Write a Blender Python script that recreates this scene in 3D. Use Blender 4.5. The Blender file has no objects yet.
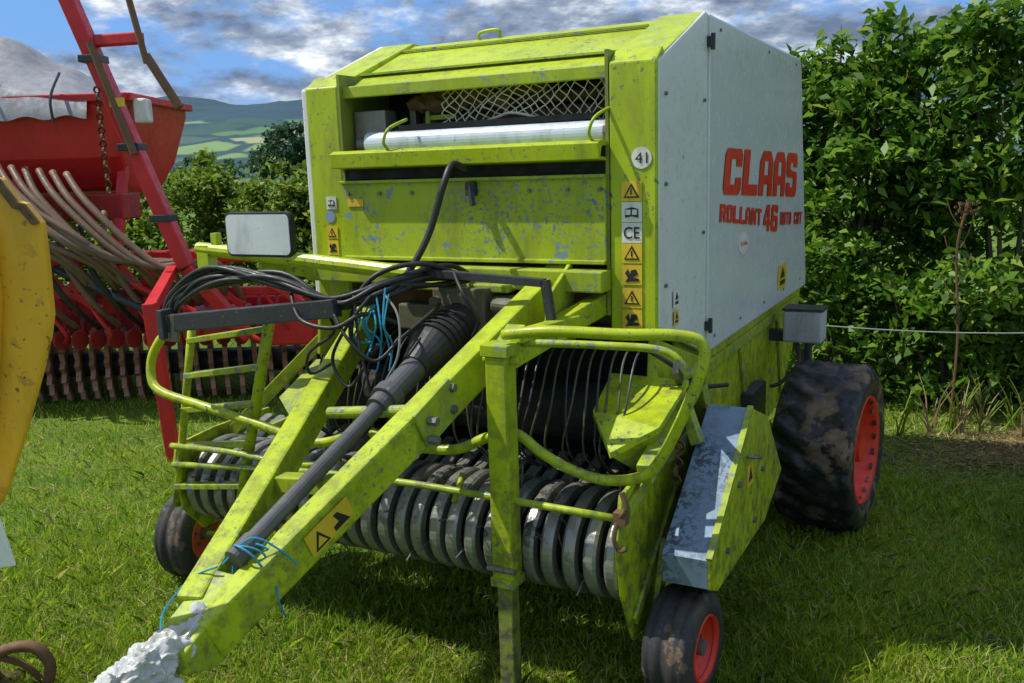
import bpy, math, random
import numpy as np
from mathutils import Vector, Matrix, noise as mn
random.seed(7); rng=np.random.default_rng(7)
scene=bpy.context.scene; col=scene.collection
# ------------------------------------------------------------------ materials
def nodes(name):
    m=bpy.data.materials.new(name); m.use_nodes=True; nt=m.node_tree; nt.nodes.clear()
    return m,nt
def N(nt,t,**k):
    n=nt.nodes.new(t)
    for a,v in k.items(): setattr(n,a,v)
    return n
def ramp(nt,fac,stops):
    r=N(nt,'ShaderNodeValToRGB'); e=r.color_ramp.elements
    while len(e)<len(stops): e.new(.5)
    for i,(p,c) in enumerate(stops):
        e[i].position=p; e[i].color=(*c,1) if len(c)==3 else c
    nt.links.new(fac,r.inputs[0]); return r.outputs[0]
def noise(nt,vec,scale,detail=4,rough=.55):
    n=N(nt,'ShaderNodeTexNoise'); n.inputs['Scale'].default_value=scale
    n.inputs['Detail'].default_value=detail; n.inputs['Roughness'].default_value=rough
    nt.links.new(vec,n.inputs['Vector']); return n.outputs['Fac']
def mix(nt,f,a,b,mode='MIX'):
    x=N(nt,'ShaderNodeMix',data_type='RGBA',blend_type=mode)
    for s,v in ((x.inputs[0],f),(x.inputs[6],a),(x.inputs[7],b)):
        if hasattr(v,'node'): nt.links.new(v,s)
        elif isinstance(v,(int,float)): s.default_value=v
        else: s.default_value=(*v,1)
    return x.outputs[2]
def mapping(nt,vec,scale):
    m=N(nt,'ShaderNodeMapping'); m.inputs['Scale'].default_value=scale
    nt.links.new(vec,m.inputs['Vector']); return m.outputs[0]
def BW(v): return (v,v,v)
def paint(name,c,rough=.4,chip=.35,dirt=.35,chipcol=(.10,.11,.13),dirtcol=(.09,.075,.045),metal=0,bump=.15,fade=.12,chipscale=50,low=0,spec=.4,cm=1.7,blue=0):
    m,nt=nodes(name); tc=N(nt,'ShaderNodeTexCoord').outputs['Object']
    c2=tuple(min(1,x*(1+fade)+.01) for x in c); c1=tuple(x*(1-fade*1.3) for x in c)
    base=mix(nt,ramp(nt,noise(nt,tc,2.3,4),[(.3,BW(0)),(.7,BW(1))]),c1,c2)
    if dirt>0:
        st=mapping(nt,tc,(9,9,2.2))
        d=ramp(nt,noise(nt,st,1.3,6,.68),[(.62-.3*dirt,BW(0)),(.86-.2*dirt,BW(1))])
        base=mix(nt,d,base,mix(nt,.55,c,dirtcol))
    if low:
        sz=N(nt,'ShaderNodeSeparateXYZ'); nt.links.new(tc,sz.inputs[0])
        mr=N(nt,'ShaderNodeMapRange'); mr.inputs[1].default_value=1.45; mr.inputs[2].default_value=.2; nt.links.new(sz.outputs[2],mr.inputs[0])
        k=ramp(nt,noise(nt,tc,17,6,.7),[(.46,BW(0)),(.60,BW(low))])
        base=mix(nt,mix(nt,1.0,k,mr.outputs[0],'MULTIPLY'),base,(.07,.06,.03))
    if blue:
        base=mix(nt,ramp(nt,noise(nt,tc,16,5,.62),[(.635,BW(0)),(.65,BW(blue))]),base,(.16,.24,.36))
    if chip>0:
        a=ramp(nt,noise(nt,tc,chipscale,4,.6),[(.70-.12*chip,BW(0)),(.72-.12*chip,BW(1))])
        b=ramp(nt,noise(nt,tc,3.1,2,.6),[(.42,BW(0)),(.62,BW(1))])
        cf=mix(nt,1.0,a,b,'MULTIPLY')
        if chip>.45:
            sp=ramp(nt,noise(nt,tc,80,2,.5),[(.67,BW(0)),(.69,BW(.9))])
            b2=ramp(nt,noise(nt,tc,4.3,2,.6),[(.40,BW(.15)),(.60,BW(1))])
            cf=mix(nt,1.0,cf,mix(nt,1.0,sp,b2,'MULTIPLY'),'ADD')
        base=mix(nt,cf,base,mix(nt,noise(nt,tc,60,1),chipcol,tuple(x*cm for x in chipcol)))
    p=N(nt,'ShaderNodeBsdfPrincipled'); nt.links.new(base,p.inputs['Base Color'])
    nn=noise(nt,tc,24,4)
    r=ramp(nt,nn,[(.3,BW(rough*.75)),(.7,BW(min(1,rough*1.5)))]); nt.links.new(r,p.inputs['Roughness'])
    p.inputs['Metallic'].default_value=metal; p.inputs['Specular IOR Level'].default_value=spec
    b=N(nt,'ShaderNodeBump'); b.inputs['Strength'].default_value=bump; b.inputs['Distance'].default_value=.004
    nt.links.new(nn,b.inputs['Height']); nt.links.new(b.outputs[0],p.inputs['Normal'])
    o=N(nt,'ShaderNodeOutputMaterial'); nt.links.new(p.outputs[0],o.inputs[0]); return m
GREEN=paint('lime_paint',(.38,.475,.006),.34,.8,.45,chipcol=(.07,.085,.10),low=.85)
GREEN2=paint('lime_paint_worn',(.34,.43,.010),.38,1.2,.55,chipcol=(.09,.13,.19),low=.9,blue=.85)
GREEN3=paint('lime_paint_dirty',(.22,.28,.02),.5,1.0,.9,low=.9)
WHITE=paint('panel_white',(.60,.61,.63),.2,.1,.12,chipcol=(.2,.17,.12),dirtcol=(.33,.31,.28),bump=.015,fade=.03)
WHITE2=paint('panel_white_dull',(.66,.67,.67),.3,.35,.15,chipcol=(.15,.13,.10),dirtcol=(.33,.29,.25),bump=.03,fade=.04)
BLUEGREY=paint('worn_metal_blue',(.19,.27,.37),.42,1.6,.6,chipcol=(.04,.05,.06),metal=.2,cm=2)
STEEL=paint('dull_steel',(.20,.20,.19),.42,.8,.7,chipcol=(.10,.06,.03),metal=.5)
BAND=paint('band_steel',(.30,.30,.27),.30,1.3,.7,chipcol=(.03,.03,.03),dirtcol=(.13,.14,.05),metal=.5,chipscale=22,cm=3)
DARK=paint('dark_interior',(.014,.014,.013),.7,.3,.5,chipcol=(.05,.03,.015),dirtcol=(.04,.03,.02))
RUST=paint('rusty_brown',(.16,.085,.04),.7,.8,.6,chipcol=(.05,.03,.02),dirtcol=(.05,.04,.03))
RINGM=paint('packer_steel',(.34,.19,.13),.55,.8,.6,chipcol=(.06,.03,.02),dirtcol=(.14,.07,.05),metal=.0)
BLACK=paint('black_rubber',(.015,.015,.016),.45,.0,.35,dirtcol=(.07,.065,.05))
BLACKST=paint('black_steel',(.035,.04,.05),.4,.5,.4,chipcol=(.12,.08,.05),metal=.2)
SHAFT=paint('shaft_grey',(.07,.072,.078),.45,.4,.5,dirtcol=(.14,.13,.11))
TYRE=paint('tyre_mud',(.010,.010,.012),.40,1.5,.15,chipcol=(.13,.085,.055),dirtcol=(.16,.11,.07),bump=1,chipscale=6,cm=1.7)
TYRES=paint('tyre_small',(.025,.025,.026),.6,.9,.5,chipcol=(.10,.07,.045),dirtcol=(.12,.10,.07),bump=.5,chipscale=14)
REDRIM=paint('rim_red',(.72,.035,.010),.4,.5,.3,chipcol=(.12,.06,.04))
ORIM=paint('rim_orange',(.62,.11,.02),.5,.8,.6,chipcol=(.12,.07,.04))
RED=paint('drill_red',(.55,.014,.018),.4,.5,.35,chipcol=(.08,.04,.03),dirtcol=(.10,.04,.03))
DRED=paint('drill_red_dirty',(.36,.016,.016),.5,.6,.6,chipcol=(.08,.05,.03),dirtcol=(.08,.04,.03))
TAN=paint('hose_tan',(.17,.105,.065),.5,.2,.5,dirtcol=(.06,.04,.03))
TARP=paint('tarp_grey',(.24,.25,.28),.6,0,.7,dirtcol=(.10,.10,.10),bump=.6)
YELLOW=paint('loader_yellow',(.80,.42,.02),.4,.8,.5,chipcol=(.10,.06,.03),dirtcol=(.30,.15,.03),chipscale=25)
LOGO=paint('logo_red',(.66,.03,.010),.35,0,.05)
STY=paint('sticker_yellow',(.70,.48,.03),.4,.4,.4)
STW=paint('sticker_white',(.70,.70,.66),.4,.3,.4)
INK=paint('ink_black',(.015,.015,.015),.5,0,0)
PINK=paint('emblem_pink',(.74,.64,.65),.4,0,.1)
BAG=paint('white_plastic',(.50,.50,.48),.28,.6,.6,dirtcol=(.13,.14,.07),chipcol=(.12,.12,.07),bump=.6,chipscale=20)
TWINE=paint('blue_twine',(.02,.24,.40),.6,0,0)
ROLL=paint('net_roll',(.50,.57,.66),.35,.3,.4,metal=.0)
NETM=paint('net_wrap',(.68,.68,.58),.6,0,.2)
MIRR=paint('reflector_board',(.56,.61,.62),.25,.1,.25)
ROD=paint('dark_tine',(.06,.068,.035),.5,.8,.6,chipcol=(.12,.10,.07))
# ------------------------------------------------------------------ mesh helpers
import bmesh
def raw(name,v,f,mat,parent=None,smooth=False,bevel=0,label=None):
    me=bpy.data.meshes.new(name); me.from_pydata([tuple(p) for p in v],[],f); me.materials.append(mat); me.update()
    bm=bmesh.new(); bm.from_mesh(me); bmesh.ops.recalc_face_normals(bm,faces=bm.faces); bm.to_mesh(me); bm.free()
    if smooth:
        for p in me.polygons: p.use_smooth=True
    o=bpy.data.objects.new(name,me); col.objects.link(o)
    if parent: o.parent=parent
    if bevel:
        b=o.modifiers.new('b','BEVEL'); b.width=bevel; b.segments=2; b.limit_method='ANGLE'; b.angle_limit=math.radians(40)
    if label: o['label']=label
    return o
def join(*vf):
    V=[];F=[]
    for v,f in vf:
        n=len(V); V+= [tuple(p) for p in v]; F+=[tuple(i+n for i in q) for q in f]
    return V,F
def gbox(c,s,R=None):
    x,y,z=[q/2 for q in s]
    v=[Vector((a*x,b*y,d*z)) for a in(-1,1) for b in(-1,1) for d in(-1,1)]
    if R is not None: v=[R@p for p in v]
    v=[p+Vector(c) for p in v]
    return v,[(0,1,3,2),(4,6,7,5),(0,4,5,1),(2,3,7,6),(0,2,6,4),(1,5,7,3)]
def gbeam(p0,p1,w,h,up=(0,0,1),w1=None,h1=None):
    p0=Vector(p0);p1=Vector(p1);d=(p1-p0).normalized(); s=d.cross(Vector(up)).normalized(); u=s.cross(d)
    w1=w1 or w; h1=h1 or h; v=[]
    for p,a,b in((p0,w,h),(p1,w1,h1)):
        for i,j in((-1,-1),(1,-1),(1,1),(-1,1)): v.append(p+s*i*a/2+u*j*b/2)
    return v,[(0,3,2,1),(4,5,6,7),(0,1,5,4),(1,2,6,5),(2,3,7,6),(3,0,4,7)]
def smoothpts(P,n=8):
    P=[Vector(p) for p in P]
    if n<=1 or len(P)<3: return P
    out=[]
    for i in range(len(P)-1):
        a=P[max(i-1,0)];b=P[i];c=P[i+1];d=P[min(i+2,len(P)-1)]
        for k in range(n):
            t=k/n
            out.append(.5*((2*b)+(c-a)*t+(2*a-5*b+4*c-d)*t*t+(3*b-a-3*c+d)*t**3))
    out.append(P[-1]); return out
def gtube(P,r,n=8,seg=8,radii=None):
    P=smoothpts(P,n); m=len(P)
    t0=(P[1]-P[0]).normalized(); a=Vector((0,0,1)) if abs(t0.z)<.9 else Vector((1,0,0))
    s=t0.cross(a).normalized(); V=[];F=[]
    for i,p in enumerate(P):
        t=(P[min(i+1,m-1)]-P[max(i-1,0)]).normalized()
        s=(s-t*s.dot(t)).normalized(); u=t.cross(s)
        rr=r if radii is None else radii(i/(m-1))
        for k in range(seg):
            q=2*math.pi*k/seg; V.append(p+(s*math.cos(q)+u*math.sin(q))*rr)
    for i in range(m-1):
        for k in range(seg):
            k2=(k+1)%seg; F.append((i*seg+k,i*seg+k2,(i+1)*seg+k2,(i+1)*seg+k))
    F.append(tuple(range(seg))); F.append(tuple((m-1)*seg+k for k in range(seg)))
    return V,F
def gprism(poly,ax,lo,hi):
    def mk(p,w):
        q=list(p); q.insert(ax,w); return Vector(q)
    n=len(poly); V=[mk(p,lo) for p in poly]+[mk(p,hi) for p in poly]
    F=[tuple(range(n)),tuple(range(2*n-1,n-1,-1))]+[(i,(i+1)%n,(i+1)%n+n,i+n) for i in range(n)]
    return V,F
def glathe(prof,c,ax=0,seg=48,fn=None):
    V=[];F=[];m=len(prof)
    for k in range(seg):
        q=2*math.pi*k/seg
        for j,(a,r) in enumerate(prof):
            if fn: r=r+fn(q,a,j)
            p=[r*math.cos(q),r*math.sin(q)]; p.insert(ax,a); V.append(Vector(p)+Vector(c))
    for k in range(seg):
        k2=(k+1)%seg
        for j in range(m-1): F.append((k*m+j,k*m+j+1,k2*m+j+1,k2*m+j))
    return V,F
def gcyl(p0,p1,r,seg=16,r1=None):
    return gtube([p0,p1],r,1,seg,radii=(lambda t:r+(r1-r)*t) if r1 is not None else None)
def empty(name,parent=None,loc=(0,0,0)):
    o=bpy.data.objects.new(name,None); col.objects.link(o); o.location=loc; o.empty_display_size=.2
    if parent: o.parent=parent
    return o
def mk(name,vf,mat,parent=None,**k): return raw(name,vf[0],vf[1],mat,parent,**k)
def text(name,s,quad,mat,parent,off=.0,label=None):
    cu=bpy.data.curves.new('tmp','FONT'); cu.body=s; cu.offset=off; cu.resolution_u=3
    o=bpy.data.objects.new('tmp',cu); col.objects.link(o); bpy.context.view_layer.update()
    me=bpy.data.meshes.new_from_object(o.evaluated_get(bpy.context.evaluated_depsgraph_get()))
    bpy.data.objects.remove(o); bpy.data.curves.remove(cu)
    xs=[v.co.x for v in me.vertices]; ys=[v.co.y for v in me.vertices]
    x0,x1,y0,y1=min(xs),max(xs),min(ys),max(ys); bl,br,tr,tl=[Vector(q) for q in quad]
    for v in me.vertices:
        a=(v.co.x-x0)/(x1-x0); b=(v.co.y-y0)/(y1-y0)
        v.co=(bl*(1-a)+br*a)*(1-b)+(tl*(1-a)+tr*a)*b
    me.materials.clear(); me.materials.append(mat)
    r=bpy.data.objects.new(name,me); col.objects.link(r); r.parent=parent
    if label: r['label']=label
    return r
GL={
'C':[[(0,.12),(.1,0),(.36,0),(.36,1),(.1,1),(0,.88)],[(.36,.78),(.66,.78),(.66,.62),(1,.62),(1,.88),(.9,1),(.36,1)],[(.36,0),(.9,0),(1,.12),(1,.38),(.66,.38),(.66,.22),(.36,.22)]],
'L':[[(0,0),(.38,0),(.38,1),(0,1)],[(.38,0),(1,0),(1,.24),(.38,.24)]],
'A':[[(0,0),(.34,0),(.34,1),(.22,1),(0,.76)],[(.66,0),(1,0),(1,.76),(.78,1),(.66,1)],[(.34,.78),(.66,.78),(.66,1),(.34,1)],[(.34,.26),(.66,.26),(.66,.46),(.34,.46)]],
'S':[[(0,.54),(.1,.44),(.36,.44),(.36,1),(.1,1),(0,.88)],[(.36,.78),(.66,.78),(.66,.68),(1,.68),(1,.88),(.9,1),(.36,1)],[(.36,.44),(.66,.44),(.66,.58),(.36,.62)],[(.66,0),(.9,0),(1,.12),(1,.48),(.9,.58),(.66,.58)],[(0,.32),(0,.12),(.1,0),(.66,0),(.66,.22),(.36,.22),(.36,.32)]],
'R':[[(0,0),(.36,0),(.36,1),(0,1)],[(.36,.8),(.66,.8),(.66,.62),(1,.62),(1,.88),(.9,1),(.36,1)],[(.36,.4),(.9,.4),(1,.5),(1,.62),(.36,.62)],[(.55,.4),(.66,0),(1,0),(.9,.4)]],
'O':[[(0,.12),(.1,0),(.36,0),(.36,1),(.1,1),(0,.88)],[(.66,0),(.9,0),(1,.12),(1,.88),(.9,1),(.66,1)],[(.36,.78),(.66,.78),(.66,1),(.36,1)],[(.36,0),(.66,0),(.66,.22),(.36,.22)]],
'N':[[(0,0),(.32,0),(.32,1),(0,1)],[(.68,0),(1,0),(1,1),(.68,1)],[(.32,.65),(.68,.05),(.68,.40),(.32,1)]],
'T':[[(0,.78),(1,.78),(1,1),(0,1)],[(.32,0),(.68,0),(.68,.78),(.32,.78)]],
'U':[[(0,.12),(.1,0),(.36,0),(.36,1),(0,1)],[(.66,0),(.9,0),(1,.12),(1,1),(.66,1)],[(.36,0),(.66,0),(.66,.22),(.36,.22)]],
'4':[[(.55,0),(.88,0),(.88,1),(.55,1)],[(0,.22),(.55,.22),(.55,.42),(0,.42)],[(0,.42),(.3,.42),(.55,.8),(.55,1),(.42,1)],[(.88,.22),(1,.22),(1,.42),(.88,.42)]],
'6':[[(0,.12),(.1,0),(.36,0),(.36,1),(.1,1),(0,.88)],[(.36,.78),(.66,.78),(.66,.70),(1,.70),(1,.88),(.9,1),(.36,1)],[(.66,0),(.9,0),(1,.12),(1,.5),(.9,.6),(.66,.6)],[(.36,.40),(.66,.40),(.66,.6),(.36,.6)],[(.36,0),(.66,0),(.66,.2),(.36,.2)]],
}
def blocks(name,s,quad,mat,parent,gap=.16,shear=.10):
    bl,br,tr,tl=[Vector(q) for q in quad]; adv=1+gap; tot=len(s)*adv-gap+shear; V=[];F=[]; x=0
    for c in s:
        for poly in GL[c]:
            n=len(V)
            for (px,py) in poly:
                a=(x+px+shear*py)/tot; V.append((bl*(1-a)+br*a)*(1-py)+(tl*(1-a)+tr*a)*py)
            F.append(tuple(range(n,n+len(poly))))
        x+=adv
    return raw(name,V,F,mat,parent)
# ------------------------------------------------------------------ BALER
TH=math.radians(-27.78)
baler=empty('round_baler',None,(-.463,3.295,0)); baler.rotation_euler=(0,0,TH)
baler['label']='lime green and white round baler parked on the grass'; baler['category']='baler'
b=baler
XR,XL,YF=.97,-.50,.23
prof=[(.55,1.0),(.55,1.9),(.80,2.06),(.95,2.25),(2.66,2.27),(2.9,1.7),(3.02,1.0),(2.75,.6),(2.35,.40),(1.2,.36),(.85,.62)]
mk('bale_chamber',gprism(prof,0,XL+.02,XR-.035),GREEN3,b,bevel=.01)
lw=[(.30,1.16),(.86,.985),(3.08,.985),(2.86,.62),(2.42,.38),(1.25,.33),(1.0,.55),(.62,.60),(.40,.72),(.27,.9)]
mk('lower_side_wall',gprism(lw,0,XR-.06,XR-.02),GREEN,b,bevel=.006)
mk('lower_side_wall',gprism(lw,0,XL,XL+.04),GREEN,b,bevel=.006)
mk('wall_rib',gbeam((XR-.012,.9,.93),(XR-.012,2.9,.93),.016,.05),GREEN2,b,bevel=.004)
mk('wall_rib',gbeam((XR-.012,1.5,.9),(XR-.012,1.7,.40),.016,.06,up=(0,1,0)),GREEN2,b,bevel=.004)
mk('wall_rib',gbeam((XR-.012,2.35,.9),(XR-.012,2.5,.45),.016,.05,up=(0,1,0)),GREEN2,b,bevel=.004)
npan=[(.245,1.21),(.835,1.01),(.835,2.325),(.80,2.325),(.245,2.105)]
bpan=[(.848,1.00),(3.11,.99),(3.12,1.03),(2.78,2.29),(2.74,2.325),(.848,2.325)]
for x0,x1 in((XR-.03,XR),(XL-.032,XL)):
    mk('front_side_panel',gprism(npan,0,x0,x1),WHITE2,b,bevel=.008)
    mk('side_panel',gprism(bpan,0,x0-.0,x1+(.004 if x1>0 else 0)),WHITE,b,bevel=.012)
for z in(2.22,1.12):
    mk('panel_hinge',join(gbox((XR+.008,.842,z),(.02,.05,.035)),gcyl((XR+.018,.842,z-.03),(XR+.018,.842,z+.03),.009,8)),BLACKST,b)
for y,z in [(.31,1.35),(.31,1.7),(.31,2.0),(.95,1.06),(1.4,1.06),(1.9,1.06),(2.4,1.06),(2.9,1.06),(1.0,2.28),(1.9,2.28),(2.6,2.28),(.78,2.0),(.78,1.5)]:
    mk('panel_rivet',gcyl((XR,y,z),(XR+.009,y,z),.007,8),STEEL,b)
for x0,x1 in((.80,XR-.003),(XL+.003,-.34)):
    mk('front_post',gprism([(YF,1.19),(YF,2.105),(.30,2.155),(.34,2.1),(.50,2.1),(.50,1.19)],0,x0,x1),GREEN,b,bevel=.006)
    mk('hood_cheek',gprism([(YF,2.105),(.80,2.325),(.95,2.325),(.95,2.2),(.40,2.1)],0,x0-.012,x1-.002),GREEN,b,bevel=.006)
for x in(.792,-.332): mk('inner_cheek',gbox((x,.45,1.7),(.012,.44,.9)),GREEN3,b)
mk('hood',gprism([(.265,2.095),(.80,2.312),(.95,2.312),(.95,2.295),(.80,2.295),(.275,2.075)],0,-.352,.788),GREEN,b,bevel=.003)
mk('hood_lip',gbox((.22,.262,2.082),(1.13,.018,.045)),GREEN2,b,bevel=.004)
mk('hood_seam',gbeam((-.34,.40,2.160),(.78,.40,2.160),.03,.008),GREEN2,b)
mk('hood_seam',gbeam((-.34,.70,2.281),(.78,.70,2.281),.02,.008),GREEN2,b)
mk('roof_sheet',gbox((.235,1.85,2.318),(1.40,1.78,.012)),WHITE2,b)
mk('lifting_handle',gtube([(.0,.80,2.30),(.0,.79,2.335),(.09,.79,2.34),(.09,.80,2.30)],.007,6),GREEN,b,smooth=True)
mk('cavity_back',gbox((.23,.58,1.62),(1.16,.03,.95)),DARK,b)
mk('cavity_bracket',gbox((-.24,.34,1.945),(.15,.08,.13)),STEEL,b,bevel=.004)
mk('cavity_bracket',join(gbox((-.12,.40,1.90),(.07,.1,.07)),gbox((-.12,.44,1.98),(.03,.03,.12))),STEEL,b,bevel=.004)
mk('cavity_bracket',join(gbox((-.03,.42,1.99),(.02,.05,.15)),gbox((.03,.42,1.975),(.12,.04,.02))),GREEN2,b,bevel=.003)
mk('rusty_cavity_bar',gcyl((-.1,.45,2.02),(.78,.45,2.03),.022),RUST,b)
mk('rusty_cavity_bar',gcyl((-.1,.5,1.97),(.78,.5,1.97),.03),RUST,b)
mk('rusty_cavity_bar',join(gbox((.22,.42,2.055),(.55,.05,.03)),gbox((.3,.40,2.02),(.09,.06,.05),Matrix.Rotation(.4,3,'Y'))),RUST,b)
mk('straw_wad',(lambda vf:([Vector(p)+Vector((mn.noise(Vector(p)*30),mn.noise(Vector(p)*30+Vector((7,0,0))),mn.noise(Vector(p)*25)))*.03 for p in vf[0]],vf[1]))(gtube([(-.1,.42,2.03),(.0,.4,2.04),(.12,.41,2.02),(.22,.42,2.03)],.03,8,10)),RUST,b)
mk('black_strip',gbeam((-.10,.30,1.936),(.72,.30,1.940),.02,.022),BLACK,b)
parts=[]
NI,NJ=34,8
def netpt(i,j):
    x=.08+.71*i/NI; z=2.085-.135*j/NJ-.02*math.sin(i*.33)*j/NJ
    return (x+.006*math.sin(j*2.1+i*.8),.33+.015*math.sin(i*.6+j),z-.03*math.exp(-((i-30)/6)**2)*j/4)
for i in range(NI):
    for j in range(NJ):
        if (i+j)%2==0: parts.append(gtube([netpt(i,j),netpt(i+1,j+1)],.0021,1,4))
        else: parts.append(gtube([netpt(i+1,j),netpt(i,j+1)],.0021,1,4))
parts.append(gtube([netpt(0,0),netpt(17,0),netpt(34,0)],.003,6,6))
parts.append(gtube([netpt(i,NJ) for i in range(0,NI+1,2)],.005,3,6))
mk('net_wrap',join(*parts),NETM,b)
mk('net_roll',gcyl((-.25,.31,1.882),(.775,.31,1.882),.046,28),ROLL,b,smooth=False)
mk('roll_end',gcyl((-.30,.31,1.882),(-.25,.31,1.882),.03),STEEL,b); mk('roll_end',gcyl((.765,.31,1.882),(.79,.31,1.882),.055),STEEL,b)
mk('cross_beam',gprism([(.16,1.79),(.155,1.845),(.18,1.855),(.30,1.85),(.30,1.835),(.19,1.835),(.175,1.80),(.30,1.795),(.30,1.78)],0,-.338,.79),GREEN,b,bevel=.003)
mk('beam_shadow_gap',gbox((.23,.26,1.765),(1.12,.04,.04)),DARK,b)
mk('front_panel',join(gbox((.227,.225,1.585),(1.125,.016,.31)),gbox((.227,.215,1.735),(1.125,.03,.012)),gbox((.227,.215,1.438),(1.125,.03,.014))),GREEN2,b,bevel=.003)
mk('panel_catch',join(gbox((.27,.20,1.70),(.035,.03,.05)),gbeam((.27,.19,1.72),(.285,.18,1.64),.015,.02)),BLACKST,b)
for x in(-.30,-.15,.0,.5,.65,.77): mk('panel_bolt',gcyl((x,.215,1.69),(x,.205,1.69),.007,8),STEEL,b)
for x in(-.08,.755):
    mk('grab_handle',gtube([(x,.20,1.845),(x,.16,1.88),(x+.02,.17,1.93),(x+.05,.25,1.965)],.006,6),GREEN,b,smooth=True)
mk('lower_cross_beam',join(gbeam((-.50,.2,1.385),(.80,.2,1.375),.10,.075),gbox((.2,.17,1.345),(.5,.1,.03))),GREEN2,b,bevel=.006)
mk('under_beam',gbox((.23,.40,1.25),(1.28,.16,.12)),RUST,b)
GBX=paint('gearbox_oily',(.12,.12,.07),.5,1.0,.9,chipcol=(.10,.05,.03))
mk('gearbox',join(gbox((.27,.17,1.25),(.22,.20,.20)),gcyl((.27,.06,1.25),(.27,.18,1.25),.085,20),gbox((.47,.2,1.27),(.22,.12,.1)),gcyl((.4,.10,1.29),(.55,.10,1.28),.03),gbox((.06,.2,1.22),(.22,.1,.1)),gcyl((.36,.04,1.20),(.36,.12,1.20),.02),gcyl((.18,.04,1.30),(.18,.12,1.30),.02)),GBX,b,bevel=.008)
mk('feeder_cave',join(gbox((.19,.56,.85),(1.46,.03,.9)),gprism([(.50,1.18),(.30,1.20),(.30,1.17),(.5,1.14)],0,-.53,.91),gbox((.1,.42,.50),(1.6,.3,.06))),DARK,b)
mk('feeder_side',gbox((-.54,.42,.85),(.02,.30,.66)),GREEN3,b)
mk('feeder_rotor',gcyl((-.52,.34,.86),(.92,.34,.86),.11,20),DARK,b)
for i in range(34):
    x=-.42+i*.040; dx=.05*random.uniform(-1,1)
    mk('crop_tine',gtube([(x,.32,1.16),(x+.01,.16,1.10),(x+.03+dx*.3,.05,.96),(x+.02+dx,.04,.80),(x+.05+dx,.12,.70)],.0045,6,5),ROD if i%3 else BLACKST,b,smooth=True)
# ------- pickup
pk=empty('pickup',b)
mk('reel_core',gcyl((-.93,.02,.50),(.98,.02,.50),.125,24),DARK,pk)
def band(x):
    w=.022; P=[]
    for k in range(33):
        q=math.radians(60+k*7.2)
        P.append((.02+.21*math.cos(q),.50+.172*math.sin(q)))
    P=[(.30,.70)]+P
    V=[];F=[]
    for (y,z) in P:
        dy,dz=y-.02,z-.50; l=math.hypot(dy,dz); ny,nz=dy/l,dz/l
        for a,o in((-w,-.035),(-w,0),(-w*.55,.007),(w*.55,.007),(w,0),(w,-.035)): V.append((x+a,y+ny*o,z+nz*o))
    m=6
    for i in range(len(P)-1):
        for j in range(m-1): F.append((i*m+j,i*m+j+1,(i+1)*m+j+1,(i+1)*m+j))
    return V,F
nb=26
for i in range(nb): mk('stripper_band',band(-.90+i*1.85/(nb-1)+random.uniform(-.004,.004)),BAND,pk,smooth=False)
for i in range(nb-1):
    x=-.90+(i+.5)*1.85/(nb-1)
    q=math.radians(random.choice([100,150,170,200,215]))
    y0,z0=.02+.12*math.cos(q),.5+.12*math.sin(q); y1,z1=.02+.25*math.cos(q-.15),.5+.235*math.sin(q-.15)
    mk('spring_tine',gtube([(x,y0,z0),(x,(y0+y1)/2,(z0+z1)/2+.01),(x,y1,z1)],.0035,3,5),STEEL,pk)
pl=[(-.20,.76),(-.245,.62),(-.20,.42),(-.10,.22),(.28,.20),(.5,.42),(.62,.60),(.62,.92),(.15,.92),(.02,.78)]
pl2=[(-.20,.70),(-.22,.62),(-.20,.42),(-.10,.30),(.2,.30),(.35,.45),(.35,.72),(.02,.72)]
mk('end_plate',gprism(pl,0,.985,1.0),GREEN,pk,bevel=.003)
mk('end_plate',gprism(pl2,0,-.955,-.94),GREEN,pk,bevel=.003)
mk('end_plate_rib',gbeam((1.008,-.17,.70),(1.008,.45,.86),.014,.05),GREEN2,pk,bevel=.003)
mk('end_plate_rib',gbeam((1.008,-.12,.30),(1.008,.35,.62),.014,.04),GREEN2,pk,bevel=.003)
mk('crop_press_rail',join(gtube([(-.95,-.22,.62),(.0,-.23,.70),(.99,-.22,.69)],.013,4),gcyl((.4,-.225,.66),(.4,-.16,.74),.011),gcyl((.78,-.225,.69),(.78,-.15,.66),.011),gcyl((.0,-.225,.70),(.0,-.15,.66),.011)),GREEN2,pk,smooth=True)
mk('rail_hook',join(gtube([(1.0,-.24,.70),(1.03,-.25,.74),(1.015,-.25,.79)],.009,5),gtube([(1.0,-.24,.70),(.99,-.255,.64),(1.005,-.25,.60),(1.03,-.25,.61)],.008,5),gbox((1.005,-.23,.70),(.04,.04,.04))),RUST,pk)
# side drive shield
so=[(-.09,.54),(-.08,.436),(.0,.40),(.70,.38),(1.02,.49),(.72,.80),(.45,.90)]
mk('drive_shield',gprism(so,0,1.235,1.25),GREEN,b,bevel=.004)
mk('shield_front_strip',join(gprism([(-.09,.54),(.45,.90),(.43,.885),(-.085,.525)],0,1.09,1.236),gprism([(-.09,.54),(-.08,.44),(-.07,.44),(-.08,.53)],0,1.09,1.236)),BLUEGREY,b)
mk('shield_top',gprism([(.45,.90),(.72,.80),(1.02,.49),(1.0,.48),(.71,.78),(.45,.88)],0,1.08,1.236),GREEN,b)
mk('shield_back',gprism([(-.06,.52),(-.05,.44),(.68,.40),(.98,.49),(.70,.76),(.44,.86)],0,1.08,1.095),GREEN3,b)
mk('shield_edge',gbeam((1.243,-.09,.545),(1.243,.45,.905),.02,.012),GREEN2,b)
for y,z in((.25,.68),(.62,.62),(.5,.46),(.1,.50)): mk('shield_bolt',gcyl((1.25,y,z),(1.262,y,z),.011,10),STEEL,b)
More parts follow.
